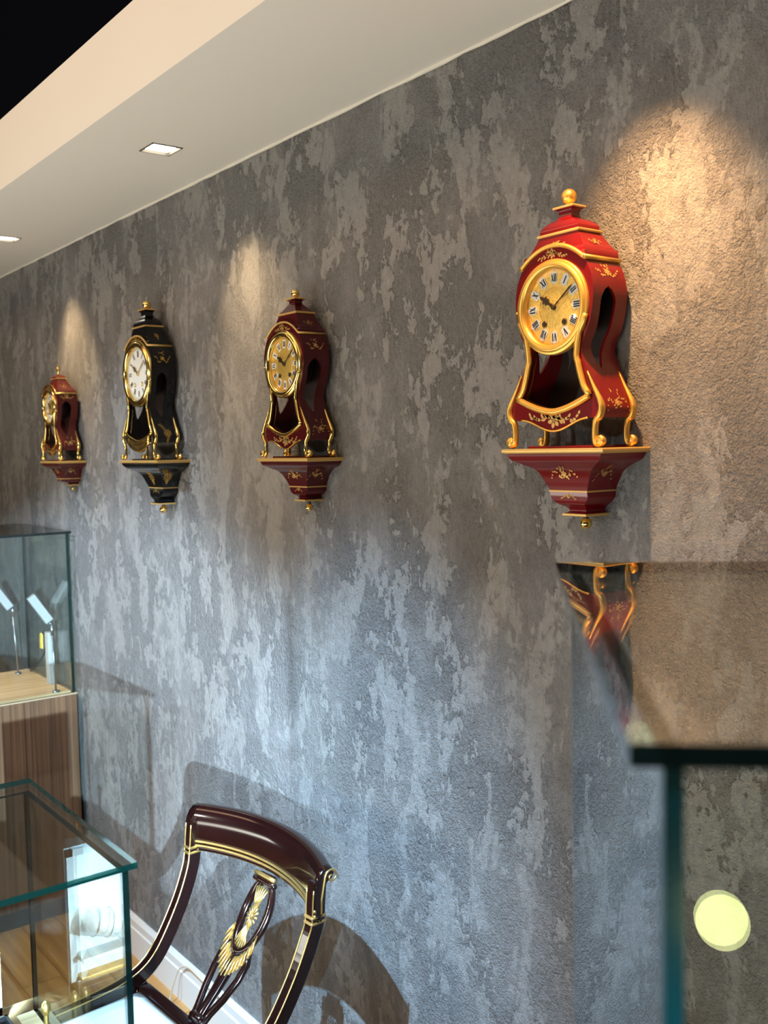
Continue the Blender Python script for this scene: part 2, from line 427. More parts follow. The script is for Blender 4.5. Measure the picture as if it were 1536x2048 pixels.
# ------------------------------------------------------------------ clocks
def make_clock(P):
    lac, gold = P['lac'], P['gold']
    t = thing('bracket_clock', P['label'], 'clock', (P['x'], 0, P['z']), 0, None)
    yF, yB = P['yF'], -.012
    cw, cz = P['corn']; dz, R = P['dz'], P['R']; fw, fz = P['flare']; ww, wz = P['waist']; wd, wdz = P['wide']
    Vx, Vz = P['V']; Vm = P['Vm']; ap = P['ap']; alx, alz = P['apl']; arch = P['arch']; zb = alz + .004
    keys = sorted([(zb - .004, fw * .955), (fz, fw), ((fz + wz) / 2 + .004, (fw + ww) / 2 - .004), (wz, ww), (wz * .55 + wdz * .45, ww * .38 + wd * .62), (wdz, wd), (wdz * .45 + cz * .55, wd * .955), (cz, cw)])
    prof = spline_n([list(k) for k in keys], 6)
    def hw(z):
        for a, b in zip(prof, prof[1:]):
            if a[0] <= z <= b[0]: return a[1] + (b[1] - a[1]) * (z - a[0]) / max(1e-9, b[0] - a[0])
        return prof[0][1] if z < prof[0][0] else prof[-1][1]
    archf = lambda x: cz + (arch - cz) * max(0, 1 - min(1, abs(x) / cw) ** 2.1)
    apf = lambda x: ap + (alz - ap) * (1 - cos(pi * min(1, abs(x) / alx))) / 2
    Vf = lambda x: Vm + (Vz - Vm) * (min(1, abs(x) / Vx)) ** 1.6
    # front panel with dial and pendulum openings
    right = [(p[1], p[0]) for p in prof]
    outer = right + [(x, archf(x)) for x in [cw * (1 - i / 12) for i in range(1, 24)]] + [(-x, z) for x, z in right[::-1]] + [(x, apf(x)) for x in [-alx + 2 * alx * i / 24 for i in range(0, 25)]]
    hole1 = [(R * .86 * cos(a), dz + R * .86 * sin(a)) for a in [2 * pi * i / 36 for i in range(36)]]
    def side(z): return min(hw(z) - .010, Vx - .002)
    a0 = radians(-52)
    top = [(R * 1.0 * cos(a), dz + R * 1.0 * sin(a)) for a in [a0 + (-pi - 2 * a0) * i / 10 for i in range(11)]]   # right -> left under the bezel
    zs = [dz + R * sin(a0) + (Vz + .002 - dz - R * sin(a0)) * i / 8 for i in range(1, 9)]
    def sx(z): 
        k = (z - Vz) / (dz + R * sin(a0) - Vz); return min(Vx + (top[0][0] - Vx) * k ** .55 if k > 0 else Vx, hw(z) - .006)
    left = [(-sx(z), z) for z in zs]; rightw = [(sx(z), z) for z in zs[::-1]]
    bot = [(x, Vf(x) + .002) for x in [-Vx + 2 * Vx * i / 16 for i in range(1, 16)]]
    hole2 = top + left + bot + rightw
    v, f = fill2d([outer, hole1, hole2], lambda u, w_: (u, yF, w_))
    fp = mk('front_panel', v, f, lac, t)
    for p_ in fp.data.polygons:
        if p_.normal.y > 0: p_.flip()
    fp.modifiers.new('s', 'SOLIDIFY').thickness = .005
    # waisted sides with the keyhole openings
    yc = (yF + yB) / 2 - .004; hz0, hz1 = P.get('hole', (wz - .035, wdz + .012))
    rows = [zb - .004 + (cz - zb + .004) * i / 40 for i in range(41)]
    rows = sorted(rows + [hz0 + 1e-4, hz1 - 1e-4])
    hwid = abs(yF) * P.get('hw', .20)
    def hole(z):
        if z <= hz0 or z >= hz1: return 0
        k = (z - hz0) / (hz1 - hz0)
        return hwid * min(1, (max(0, 1 - k) / .16) ** .5) * min(1, (k / .28) ** .6) * (.72 + .28 * k)
    for s in (-1, 1):
        V = []; F = []; O = []; n_ = len(rows)
        def strip(pa, pb):                       # two vertex columns -> quads with their own vertices
            k = len(V); V.extend(pa); V.extend(pb)
            for i in range(n_ - 1): F.append((k + i, k + i + 1, k + n_ + i + 1, k + n_ + i))
        H = [hole(z) for z in rows]; Xo = [s * hw(z) for z in rows]; Xi = [s * (hw(z) - .0045) for z in rows]
        col = lambda X, ys: [(x, y, z) for x, y, z in zip(X, ys, rows)]
        yf = [yF + .0045] * n_; ya = [yc - h for h in H]; yb_ = [yc + h for h in H]; yk = [yB] * n_
        for X in (Xo, Xi): strip(col(X, yf), col(X, ya)); strip(col(X, yb_), col(X, yk))
        for ys in (yf, ya, yb_, yk): strip(col(Xo, ys), col(Xi, ys))
        mk('side_panel', V, F, lac, t, True)
    # back board, floor, movement behind the dial
    bl = [(p[1] - .004, p[0]) for p in prof]
    v, f = fill2d([bl + [(-x, z) for x, z in bl[::-1]]], lambda u, w_: (u, yB + .001, w_)); solid(mk('back_board', v, f, 'dark_interior', t), .003, 0)
    box('bottom_board', -fw * .93, fw * .93, yF + .006, yB, zb, zb + .004, 'dark_interior', t)
    lathe('movement_case', [(1e-4, 0), (R * .66, 0), (R * .66, abs(yF) * .45), (1e-4, abs(yF) * .45)], 'dark_interior', t, 24, (0, yF + .012, dz), 'y')
    if P.get('bob', False):
        pb = lathe('pendulum_bob', [(1e-4, -.002), (.010, -.002), (.012, 0), (.010, .002), (1e-4, .002)], 'gold_polished', t, 20, (0, yF * .5, Vz + .008), 'y')
        tube('pendulum_rod', [(0, yF * .5, Vz + .012), (0, yF * .5, dz - R * .6)], .0008, 'brass', pb)
    # dial
    dr = P['dr']; yd = yF + .004
    dial = lathe('dial', [(1e-4, -.0005), (dr * 1.12, -.0005), (dr * 1.12, .001)], P['dialmat'], t, 48, (0, yd, dz), 'y')
    for p_ in dial.data.polygons: p_.use_smooth = False
    def dm(off): return lambda u, v: (u, yd - off, dz + v)
    if P['style'] != 'plain':
        lathe('center_relief', [(1e-4, -.0012), (dr * .5, -.0012), (dr * .56, -.0006), (dr * .58, 0)], 'dial_gold_relief', dial, 40, (0, yd, dz), 'y')
        cmat = 'cartouche_silver' if P['style'] == 'shield' else 'cartouche_white'
    for i, tx in enumerate(ROM):
        a = pi / 2 - 2 * pi * i / 12; rr = dr * .80; ca, sa = cos(a - pi / 2), sin(a - pi / 2)
        ch = dr * .30; cwid = dr * (.24 if P['style'] == 'shield' else .20)
        def tr(p): return (rr * cos(a) + p[0] * ca - p[1] * sa, rr * sin(a) + p[0] * sa + p[1] * ca)
        if P['style'] == 'shield':
            sh = [(-.5, -.38), (-.18, -.5), (0, -.62), (.18, -.5), (.5, -.38), (.42, 0), (.5, .38), (.2, .5), (0, .66), (-.2, .5), (-.5, .38), (-.42, 0)]
            pts = [tr((x * cwid, y * ch)) for x, y in sh]
        elif P['style'] == 'bar':
            pts = [tr((x * cwid * (1 + .25 * y), y * ch * 1.1)) for x, y in [(-.5, -.5), (.5, -.5), (.5, .5), (-.5, .5)]]
        if P['style'] != 'plain':
            n = len(pts); v = [dm(.0006)(*p) for p in pts] + [dm(.0016)(*p) for p in pts]
            mk('cartouche', v, [tuple(range(n, 2 * n))] + [(k, (k + 1) % n, n + (k + 1) % n, n + k) for k in range(n)], cmat, dial)
        V = []; F = []
        for q in roman(tx, ch * (.72 if P['style'] != 'plain' else .85), cwid * .8):
            k = len(V); V += [dm(.0019 if P['style'] != 'plain' else .0009)(*tr(p)) for p in q]; F.append((k, k + 1, k + 2, k + 3))
        mk('numeral', V, F, 'ink_black', dial)
    if P['style'] == 'plain':
        for i in range(2): lathe('minute_ring', [(dr * (.97 + .04 * i), -.0007), (dr * (.98 + .04 * i), -.0007)], 'ink_black', dial, 48, (0, yd, dz), 'y')
    for s in (-1, 1):
        lathe('winding_hole', [(dr * .075, -.0012), (dr * .085, -.0022), (dr * .045, -.0022), (dr * .045, -.0013), (1e-4, -.0013)], 'hand_dark' if P['style'] != 'plain' else 'brass', dial, 14, (s * dr * .36, yd, dz - dr * .42), 'y')
    hm = 'hand_dark' if P['style'] != 'plain' else 'brass'
    def hand(name, ang, ln, wdh, ornate, off):
        a = radians(90 - ang); ca, sa = cos(a), sin(a)
        rad = [(0, .5), (.12, .5), (.2, .8), (.28, .45), (.4, .5), (.5, 1.7 if ornate else .8), (.58, .7), (.66, 1.9 if ornate else .7), (.76, .6), (.88, .8), (1, .12)]
        up = [(x * ln, y * wdh / 2) for x, y in rad]; pts = up + [(x, -y) for x, y in up[::-1]]
        v = [dm(o_)(x * ca - y * sa, x * sa + y * ca) for o_ in (off, off + .0006) for x, y in pts]; n = len(pts)
        mk(name, v, [tuple(range(n)), tuple(range(n, 2 * n))] + [(k, (k + 1) % n, n + (k + 1) % n, n + k) for k in range(n)], hm, dial)
    hand('hour_hand', 304, dr * .60, dr * .13, True, .0026); hand('minute_hand', 52, dr * .86, dr * .07, False, .0036)
    lathe('hand_hub', [(1e-4, -.005), (dr * .06, -.005), (dr * .075, -.002)], hm, dial, 14, (0, yd, dz), 'y')
    # bezel, glass
    bp = [(R * .80, .004), (R * .80, -.002), (R * .835, -.0065), (R * .90, -.0085), (R * .955, -.0065), (R * .975, -.004), (R * 1.0, -.005), (R * 1.02, -.002), (R * 1.02, .004)]
    bz = lathe('bezel', bp, gold, t, 64, (0, yF, dz), 'y')
    lathe('dial_glass', [(1e-4, -.0058), (R * .4, -.0052), (R * .65, -.004), (R * .80, -.0022)], 'dial_glass', t, 40, (0, yF, dz), 'y')
    lathe('hinge_knob', [(1e-4, -.004), (.0022, -.003), (.0022, .003)], gold, bz, 10, (-R * 1.03, yF - .002, dz - R * .02), 'y')
    # gilt window frame from the bezel down to the pointed sill
    fr = []
    for a in [radians(q) for q in (-14, -26, -38)]: fr.append((R * .97 * cos(a), yF - .003, dz + R * .97 * sin(a)))
    for z in zs[1:-1]: fr.append((sx(z) + .001, yF - .003, z))
    fr.append((Vx, yF - .003, Vz))
    rs = [.0022, .0036, .0042] + [.0044] * (len(fr) - 4) + [.0042]
    vl = spline([(x, yF - .003, Vf(x)) for x in [Vx * (1 - i / 5) for i in range(0, 11)]], 2)
    pr = tubevf(spline(fr, 2)[::1], .0042 * P.get('fr', 1), 8, up=Vector((0, 1, 0)), flat=.8)
    pl = tubevf([(-p[0], p[1], p[2]) for p in spline(fr, 2)], .0042 * P.get('fr', 1), 8, flat=.8)
    pv = tubevf(vl, .0042 * P.get('fr', 1), 8, flat=.8)
    v, f = merge([pr, pl, pv]); mk('window_frame', v, f, gold, t, True)
    # glazing of the pendulum window is part of the door
    v, f = fill2d([hole2], lambda u, w_: (u, yF + .002, w_)); mk('window_glass', v, f, 'dial_glass', t)
    # apron line and legs
    tube('apron_line', [(x, yF - .001, apf(x)) for x in [-alx + 2 * alx * i / 30 for i in range(31)]], .0017, gold, t, 6)
    if P.get('apron_gilt'):
        swag = [tubevf([(x, yF - .0035, ap + .004 + k * .006 + (alz - ap) * .9 * (abs(x) / (alx * .92)) ** 2) for x in [-alx * .92 + alx * 1.84 * i / 16 for i in range(17)]], .0042 - .0006 * k, 8) for k in range(4)]
        v, f = merge(swag); mk('apron_swag', v, f, 'gold_polished', t, True)
    ft = P['foot']
    for sx_ in (-1, 1):
        for yy in (yF - .001, yB - .006):
            pts = [(hw(fz + .052), fz + .052), (hw(fz + .03) + .001, fz + .03), (fw + .002, fz + .002), (fw * .985, fz * .75), (fw * .91, alz * .88), (fw * .885, alz * .5), (fw * .90, .008), (fw * .955, .0035), (ft + .001, .006), (ft + .003, .0105), (ft - .002, .0145), (ft - .006, .011)]
            rr = [.0008, .0018, .0036, .0040, .0036, .0034, .0038, .0036, .0036, .0034, .003, .0024]
            sp = spline([(sx_ * a, yy, b + .0006) for a, b in pts], 3); rad = []
            for i in range(len(rr) - 1): rad += [rr[i] + (rr[i + 1] - rr[i]) * k / 3 for k in range(3)]
            rad.append(rr[-1])
            leg = tube('leg', sp, [q * P.get('fr', 1) for q in rad], gold, t, 8, flat=1.25)
            lathe('scroll', [(1e-4, -.0055), (.0035, -.0055), (.0062, -.004), (.0068, 0), (.0062, .004), (.0035, .0055), (1e-4, .0055)], gold, leg, 14, (sx_ * (ft - .0015), yy, .0085), 'y')
    # arched gilt cornice
    ac = [(x, yF - .002, archf(x) + .0005) for x in [-cw - .003 + (2 * cw + .006) * i / 32 for i in range(33)]]
    ts = [tubevf(ac, .0034 * P.get('cr', 1), 8), tubevf([(cw + .002, yF - .003, cz), (cw + .002, yB, cz)], .0036 * P.get('cr', 1), 8, up=Vector((0, 0, 1))), tubevf([(-cw - .002, yF - .003, cz), (-cw - .002, yB, cz)], .0036 * P.get('cr', 1), 8, up=Vector((0, 0, 1)))]
    v, f = merge(ts); mk('cornice', v, f, gold if P.get('cr', 1) > .8 else 'gold_line', t, True)
    # roof: swept lower storey, gilt line, cap, finial
    mh, mz, my = P['mid']; rb = P['rb']; my0, my1 = my - mh * P.get('msq', .62), my + mh * P.get('msq', .62)
    loft('roof_lower', [(cz, cw, yF + .003, yB), (cz + .006, cw + .0005, yF + .001, yB), (rb - .002, cw * .985, yF + .003, yB), (rb, cw * .90, yF + .007, yB - .001)] +
         smooth_levels([(rb + .0005, cw * .90, yF + .007, yB - .001), (rb + (mz - rb) * .35, cw * .90 * .55 + mh * .45, (yF + .007) * .6 + my0 * .4, yB * .6 + my1 * .4), (mz - .003, mh * .99, my0, my1)], 6), lac, t)
    loft('roof_line', [(mz - .003, mh + .0005, my0 - .0005, my1 + .0005), (mz - .002, mh + .0025, my0 - .0025, my1 + .0025), (mz + .0005, mh + .0025, my0 - .0025, my1 + .0025), (mz + .0015, mh, my0, my1)], 'gold_line', t)
    pm_ = P['plate']
    if pm_:
        ph, pz = pm_; q = P['msq2'] if 'msq2' in P else .8
        def L_(z, h): return (z, h, my - h * (.62 + .25 * (1 - h / mh)), my + h * (.62 + .25 * (1 - h / mh)))
        d = pz - mz
        if P['dome'] == 'convex': ks = [L_(mz + .0015, mh * .97), L_(mz + d * .22, mh * .93), L_(mz + d * .42, mh * .68), L_(mz + d * .56, ph * .78), L_(mz + d * .72, ph * .62), L_(mz + d * .88, ph * .70), L_(pz - .002, ph * .97)]
        else: ks = [L_(mz + .0015, mh * .97), L_(mz + d * .25, mh * .72), L_(mz + d * .5, ph * .9), L_(mz + d * .68, ph * .62), L_(mz + d * .85, ph * .66), L_(pz - .002, ph * .97)]
        loft('roof_cap', smooth_levels(ks, 5), lac, t)
        loft('finial_plate', [L_(pz - .002, ph), L_(pz - .0015, ph + .001), L_(pz + .001, ph + .001), L_(pz + .0015, ph)], 'gold_line', t)
        br, bzz = P['ball']
        lathe('finial_neck', [(br * .45, pz + .001), (br * .4, bzz - br * .7)], gold, t, 14, (0, my, 0))
        ball('finial_ball', (0, my, bzz), br, P.get('ballmat', gold), t)
    else:
        br, bzz = P['ball']; d = bzz - mz
        def L_(z, h): return (z, h, my - h * .8, my + h * .8)
        loft('roof_cap', smooth_levels([L_(mz + .0015, mh * .97), L_(mz + d * .18, mh * .88), L_(mz + d * .38, mh * .5), L_(mz + d * .5, mh * .12)], 5), lac, t)
        lathe('finial', [(.002, mz + d * .45), (.0035, mz + d * .6), (.0055, bzz - .003), (.0058, bzz), (.005, bzz + .005), (.003, bzz + .012), (1e-4, bzz + .017)], gold, t, 16, (0, my, 0))
    # gilt painted flowers
    k = P.get('fl', 1)
    if k:
        orn = 'medallion' if P.get('apron_gilt') else 'spray'; lm = P.get('leafmat', 'gold_leaf')
        for s in (-1, 1):
            mp = lambda z0, y0: (lambda u, v: (s * (hw(z0 + v) + .0005), y0 + u, z0 + v))
            floral('side_flower', mp(cz - (cz - hz1) * .48, (yF + yB) / 2), abs(yF) * .55, (cz - hz1) * .55, t, 3, lm)
            floral('side_flower', mp(fz + .006, (yF + yB) / 2), abs(yF) * .55, .045, t, 5, lm, orn)
        floral('apron_flower', lambda u, v: (u, yF - .0006, (ap + Vm) / 2 + .002 + v + 1.0 * abs(u) ** 2 * 4), alx * 1.5, (Vm - ap) * .5, t, 7, lm)
        floral('arch_flower', lambda u, v: (u, yF - .0006, (arch + dz + R) / 2 - .001 + v - u * u * 5), cw * .9, .008, t, 8, lm)
        floral('roof_flower', lambda u, v: (u, (yF + .007) * .6 + my0 * .4 - .0035 + v * .8, rb + (mz - rb) * .36 + v), cw * .6, (mz - rb) * .5, t, 9, lm)
        for s in (1,):
            floral('roof_flower', lambda u, v: (s * (cw * .90 * .55 + mh * .45 - v * .85 + .0012), my + u, rb + (mz - rb) * .36 + v), abs(yF) * .3, (mz - rb) * .5, t, 10, lm, orn if P.get('apron_gilt') else 'spray')
    return t

def make_bracket(P):
    t = thing('wall_bracket', P['blabel'], 'wall bracket', (P['bx'], 0, P['z']), 0, None)
    W, Dp = P['bw']; lac = P['lac']; lh, lz = P['low']; ph, pz = P['bplate']; br, bz = P['bball']
    dp = lambda h: -(h + (Dp - W) + (.03 if h < W * .7 else .03 * (W - h) / (W * .3)) * P.get('bd', 1)) if h < W else -Dp
    L_ = lambda z, h: (z, h, max(-Dp, dp(h)), 0)
    loft('top_board', [L_(-.0005, W - .002), L_(-.0005, W - .001), L_(-.002, W), (-.006, W, -Dp, 0), (-.0085, W - .006, -Dp + .006, 0)][::1], 'gold_line', t)
    box('plinth', -W * .64, W * .64, -Dp * .80, -.004, -.0006, .0035, lac, t, .001)
    n = 5
    keys = [(-.0085, W - .007), (-.014, W - .010), (-.020 * P['bs'], W * .84), (-.034 * P['bs'], W * .55), (lz + .012, lh * 1.14), (lz + .001, lh)]
    loft('body', smooth_levels([(z, h, -(Dp - (W - h) * .62), 0) for z, h in keys], n), lac, t)
    loft('lower_line', [(lz + .0015, lh + .0005, -(Dp - (W - lh) * .62) - .0008, 0), (lz, lh + .0012, -(Dp - (W - lh) * .62) - .0014, 0), (lz - .0012, lh + .0005, -(Dp - (W - lh) * .62) - .0008, 0)], 'gold_line', t)
    d0 = Dp - (W - lh) * .62; d1 = P.get('pd', .05)
    ks = [(lz - .001, lh, -d0, 0), (lz - (lz - pz) * .28, lh * .97, -d0 * .97, 0), (lz - (lz - pz) * .52, lh * .74, -(d0 * .6 + d1 * .4), 0), (lz - (lz - pz) * .70, ph * .82, -d1 * .92, 0), (lz - (lz - pz) * .86, ph * .72, -d1 * .86, 0), (pz + .002, ph * .97, -d1, 0)]
    loft('pendant', smooth_levels(ks, n), lac, t)
    loft('pendant_plate', [(pz + .002, ph, -d1 - .001, 0), (pz - .0005, ph + .0012, -d1 - .002, 0), (pz - .002, ph, -d1, 0)], 'gold_line', t)
    by = -d1 * .5
    lathe('finial_neck', [(br * .5, pz - .001), (br * .45, bz + br * .8)], 'dark_interior', t, 14, (0, by, 0))
    ball('finial_ball', (0, by, bz), br, 'gold_polished', t)
    if P.get('fl', 1):
        orn = 'medallion' if P.get('apron_gilt') else 'spray'; lm = P.get('leafmat', 'gold_leaf')
        prof = smooth_levels([(z, h, (Dp - (W - h) * .62), 0) for z, h in keys], n)
        def at(z):
            for a, b in zip(prof, prof[1:]):
                if b[0] <= z <= a[0]: k = (a[0] - z) / max(1e-9, a[0] - b[0]); return a[1] + (b[1] - a[1]) * k, a[2] + (b[2] - a[2]) * k
            return prof[-1][1], prof[-1][2]
        zc = lz * .60
        floral('front_flower', lambda u, v: (u, -at(zc + v)[1] - .0012, zc + v), W * .5, abs(lz) * .45, t, 11, lm, orn)
        floral('side_flower', lambda u, v: (at(zc + v)[0] + .0012, -Dp * .40 + u, zc + v), W * .4, abs(lz) * .42, t, 12, lm, orn)
        floral('pendant_flower', lambda u, v: (u, -d0 * .98 - .0008, lz - (lz - pz) * .2 + v), lh * .8, .012, t, 13, lm)
    return t

CL = [
 dict(x=-1.064, z=1.5905, yF=-.088, corn=(.0625, .279), arch=.304, dz=.213, R=.0705, dr=.056, wide=(.079, .220), waist=(.0555, .146), flare=(.0925, .060), foot=.0935,
      V=(.073, .077), Vm=.055, ap=.026, apl=(.068, .044), rb=.297, mid=(.040, .326, -.050), plate=(.0195, .366), dome='convex', ball=(.0118, .3825), style='shield', dialmat='dial_gold',
      lac='red_lacquer', gold='gold_paint', label='largest red bracket clock with matt gold trim and blue-black numerals on silver shields', blabel='red wall bracket under the largest red clock, lit warm from above',
      fr=1.25, bx=-1.0565, bw=(.1035, .107), low=(.038, -.067), bplate=(.0235, -.1045), bball=(.0093, -.119), bs=1, hole=(.118, .236), pd=.052),
 dict(x=-1.860, z=1.578, yF=-.077, corn=(.0635, .263), arch=.290, dz=.201, R=.071, dr=.055, wide=(.081, .206), waist=(.056, .131), flare=(.0905, .055), foot=.0965,
      V=(.067, .072), Vm=.049, ap=.019, apl=(.061, .037), rb=.274, mid=(.0355, .311, -.042), plate=(.019, .343), dome='concave', ball=(.0092, .355), style='bar', dialmat='dial_gold',
      lac='maroon_lacquer', gold='gold_polished', cr=.6, label='maroon bracket clock with polished brass bezel, gold dial and white numeral plates', blabel='maroon wall bracket with gold edge under the maroon clock with gold dial',
      bx=-1.856, bw=(.103, .092), low=(.036, -.064), bplate=(.0205, -.094), bball=(.0088, -.1105), bs=.92, hole=(.098, .208), hw=.24, pd=.046),
 dict(x=-2.617, z=1.574, yF=-.081, corn=(.0745, .309), arch=.339, dz=.237, R=.0895, dr=.068, wide=(.0925, .242), waist=(.069, .150), flare=(.107, .066), foot=.1195,
      V=(.087, .075), Vm=.051, ap=.022, apl=(.076, .047), rb=.322, mid=(.041, .366, -.046), plate=(.023, .413), dome='convex', ball=(.0118, .4275), style='plain', dialmat='dial_white',
      lac='black_lacquer', gold='gold_polished', cr=.75, apron_gilt=True, leafmat='gold_paint', label='tall black lacquer bracket clock with white dial and gilt swag apron', blabel='black lacquer wall bracket with gilt sprays under the black clock',
      bx=-2.601, bw=(.1275, .097), low=(.045, -.078), bplate=(.026, -.122), bball=(.0108, -.139), bs=1.1, hole=(.115, .235), pd=.05),
 dict(x=-3.337, z=1.572, yF=-.079, corn=(.068, .222), arch=.252, dz=.1775, R=.0605, dr=.046, wide=(.074, .182), waist=(.050, .114), flare=(.0855, .053), foot=.092,
      V=(.060, .062), Vm=.038, ap=.018, apl=(.058, .034), rb=.231, mid=(.024, .274, -.046), plate=None, dome='', ball=(.006, .302), style='bar', dialmat='dial_white',
      lac='brown_red_lacquer', gold='gold_polished', cr=.9, fr=1.1, label='smallest brown-red bracket clock with pointed gilt finial', blabel='brown-red stepped wall bracket under the smallest clock',
      bx=-3.324, bw=(.088, .095), low=(.030, -.060), bplate=(.014, -.082), bball=(.0068, -.0945), bs=.85, hole=(.085, .195), hw=.22, pd=.034),
]
for P in CL: make_clock(P); make_bracket(P)

# ------------------------------------------------------------------ glass display cases
def glass_case(label, loc, rz, X, Y, z0, z1, ins, edge, edge_v, th=.008, wood_base=True):
    """local: x in [0,X], y in [0,Y]; base height z0, glass up to z1; ins: pane inset (x0,x1,y0,y1)"""
    t = thing('display_case', label, 'display case', loc, rz)
    a, b, c, d = ins[0], X - ins[1], ins[2], Y - ins[3]
    box('plinth', .03, X - .03, .03, Y - .03, 0, .07, 'black_plastic', t)
    box('body', .002, X - .002, .002, Y - .002, .07, z0 - .004, 'cabinet_wood', t, .001)
    box('top_board', 0, X, 0, Y, z0 - .004, z0, 'cabinet_edge_wood', t)
    box('display_floor', a + th + .003, b - th - .003, c + th + .003, d - th - .003, z0, z0 + .006, 'cabinet_top_wood', t)
    pane('glass_top', 0, X, 0, Y, z1 - th, z1, t, edge)
    pane('glass_pane', a, a + th, c + th, d - th, z0, z1 - th, t, edge_v); pane('glass_pane', b - th, b, c + th, d - th, z0, z1 - th, t, edge_v)
    pane('glass_pane', a, b, c, c + th, z0, z1 - th, t, edge_v); pane('glass_pane', a, b, d - th, d, z0, z1 - th, t, edge_v)
    return t
# cabinet against the wall on the far side of the chair, and the next one behind it
glass_case('tall wooden display cabinet with glass box and lamp stems standing against the grey wall', (-3.860, -.78, 0), 0, .505, .76, .775, 1.332, (.02, .006, .006, .006), 'pane_edge_dark', 'pane_edge')
glass_case('distant display cabinet behind the tall cabinet with the lamp stems', (-4.95, -.95, 0), 0, .505, .76, .775, 1.332, (.02, .006, .006, .006), 'pane_edge_dark', 'pane_edge_teal')
# counter in front of the chair
glass_case('low display counter with thick clear glass box beside the chair', (-1.544, -1.45, 0), 0, .408, .698, .752, 1.1, (.035, .0, .0, .012), 'pane_edge', 'pane_edge_dark')
# case close to the camera, turned to the wall
ang = math.atan2(.717, .697)
nl = Vector((-.203, -.9755)); u = Vector((cos(ang), sin(ang))); vv = Vector((-sin(ang), cos(ang)))
glass_case('tall glass display case turned at an angle near the largest red clock', (nl.x, nl.y, 0), ang, .46, .4845, .95, 1.504, (.012, .012, .009, .003), 'pane_edge_dark', 'pane_edge_teal')

# ------------------------------------------------------------------ lamps on stems inside the tall cabinet
def stem_lamp(label, base, top, h0, h1):
    base, top, h0, h1 = [CAMPOS + (Vector(q) - CAMPOS) * 1.034 for q in (base, top, h0, h1)]
    t = thing('stem_lamp', label, 'lamp', base, 0, 'stem lamps in the tall cabinet')
    B = Vector(base); T = Vector(top) - B
    lathe('foot', [(1e-4, .006), (.010, .006), (.012, .003), (.012, 0), (1e-4, 0)], 'steel', t, 18)
    tube('stem', [(0, 0, .005), tuple(T * .5 + Vector((0, 0, 0))), tuple(T)], .0030, 'steel', t, 8, up=Vector((1, 0, 0)))
    tube('joint', [tuple(T - Vector((0, 0, .006))), tuple(T + Vector((0, 0, .034)))], .0052, 'steel', t, 10, up=Vector((1, 0, 0)))
    a = Vector(h0) - B; b = Vector(h1) - B; d = (b - a); ln = d.length; d.normalize()
    n = Vector((.55, -.35, .5)); n = (n - d * n.dot(d)).normalized(); s = d.cross(n).normalized()
    V = []
    for k in (0, ln):
        for p, q in ((-1, -1), (1, -1), (1, 1), (-1, 1)): V.append(a + d * k + s * (p * .014) + n * (q * .009))
    hd = mk('head', V, [(0, 1, 2, 3), (4, 5, 6, 7)] + [(i, (i + 1) % 4, 4 + (i + 1) % 4, 4 + i) for i in range(4)], 'lamp_head', t)
    md = hd.modifiers.new('b', 'BEVEL'); md.width = .0012; md.segments = 2
    tube('neck', [tuple(T + Vector((0, 0, .030))), tuple(a - n * .008)], .003, 'steel', t, 8)
stem_lamp('white bar lamp on thin steel stem at the glass front of the tall cabinet', (-3.273, -.1212, .808), (-3.273, -.1264, 1.0033), (-3.273, -.134, 1.047), (-3.273, -.192, 1.135))
stem_lamp('white bar lamp on thin steel stem at the rear of the tall cabinet', (-3.64, -.1305, .808), (-3.64, -.141, 1.0251), (-3.64, -.15, 1.05), (-3.64, -.20, 1.125))
tag(tube('lamp_cable', spline([(-3.76, -.048, .785), (-3.70, -.048, .812), (-3.61, -.045, .875), (-3.58, -.044, .935)], 6), .0028, 'black_plastic', None, 8), 'black lamp cable rising against the glass in the tall cabinet', 'cable')
tg = thing('price_tag', 'folded olive yellow tag hanging beside the white block in the tall cabinet', 'tag', (-3.585, -.060, .90))
mk('card', [(-.012, 0, 0), (.012, 0, 0), (.010, .002, .05), (-.008, .002, .055), (-.010, -.004, .0), (.010, -.004, 0), (.008, -.004, .048), (-.007, -.004, .052)], [(0, 1, 2, 3), (4, 5, 6, 7), (0, 1, 5, 4), (2, 3, 7, 6), (1, 2, 6, 5), (0, 3, 7, 4)], 'tag_yellow', tg)
tag(box('display_block', -3.545, -3.51, -.062, -.042, .781, .965, 'lamp_head', None, .002), 'upright white display block inside the tall cabinet', 'display block')
for i, (x, y, zz) in enumerate(((-3.70, -.33, .781), (-3.55, -.42, .781))):
    b_ = thing('jewellery_tray', ['flat white jewellery tray on the cabinet floor toward its rear', 'flat white jewellery tray on the cabinet floor toward its front'][i], 'tray', (x, y, zz))
    box('base', -.06, .06, -.04, .04, 0, .008, 'tray_white', b_, .001); box('insert', -.05, .05, -.032, .032, .008, .012, 'blush_felt', b_, .002)

light('cabinet_led', 'SPOT', (-3.62, -.36, 1.315), 13, (1, .90, .70), (-3.60, -.25, .78), spot_size=radians(78), spot_blend=.6, shadow_soft_size=.02)
# ------------------------------------------------------------------ things in the counter
t = thing('bracelet_display', 'white framed display board with a padded bracelet roll inside the low counter', 'display board', (-1.493, -.824, .758))
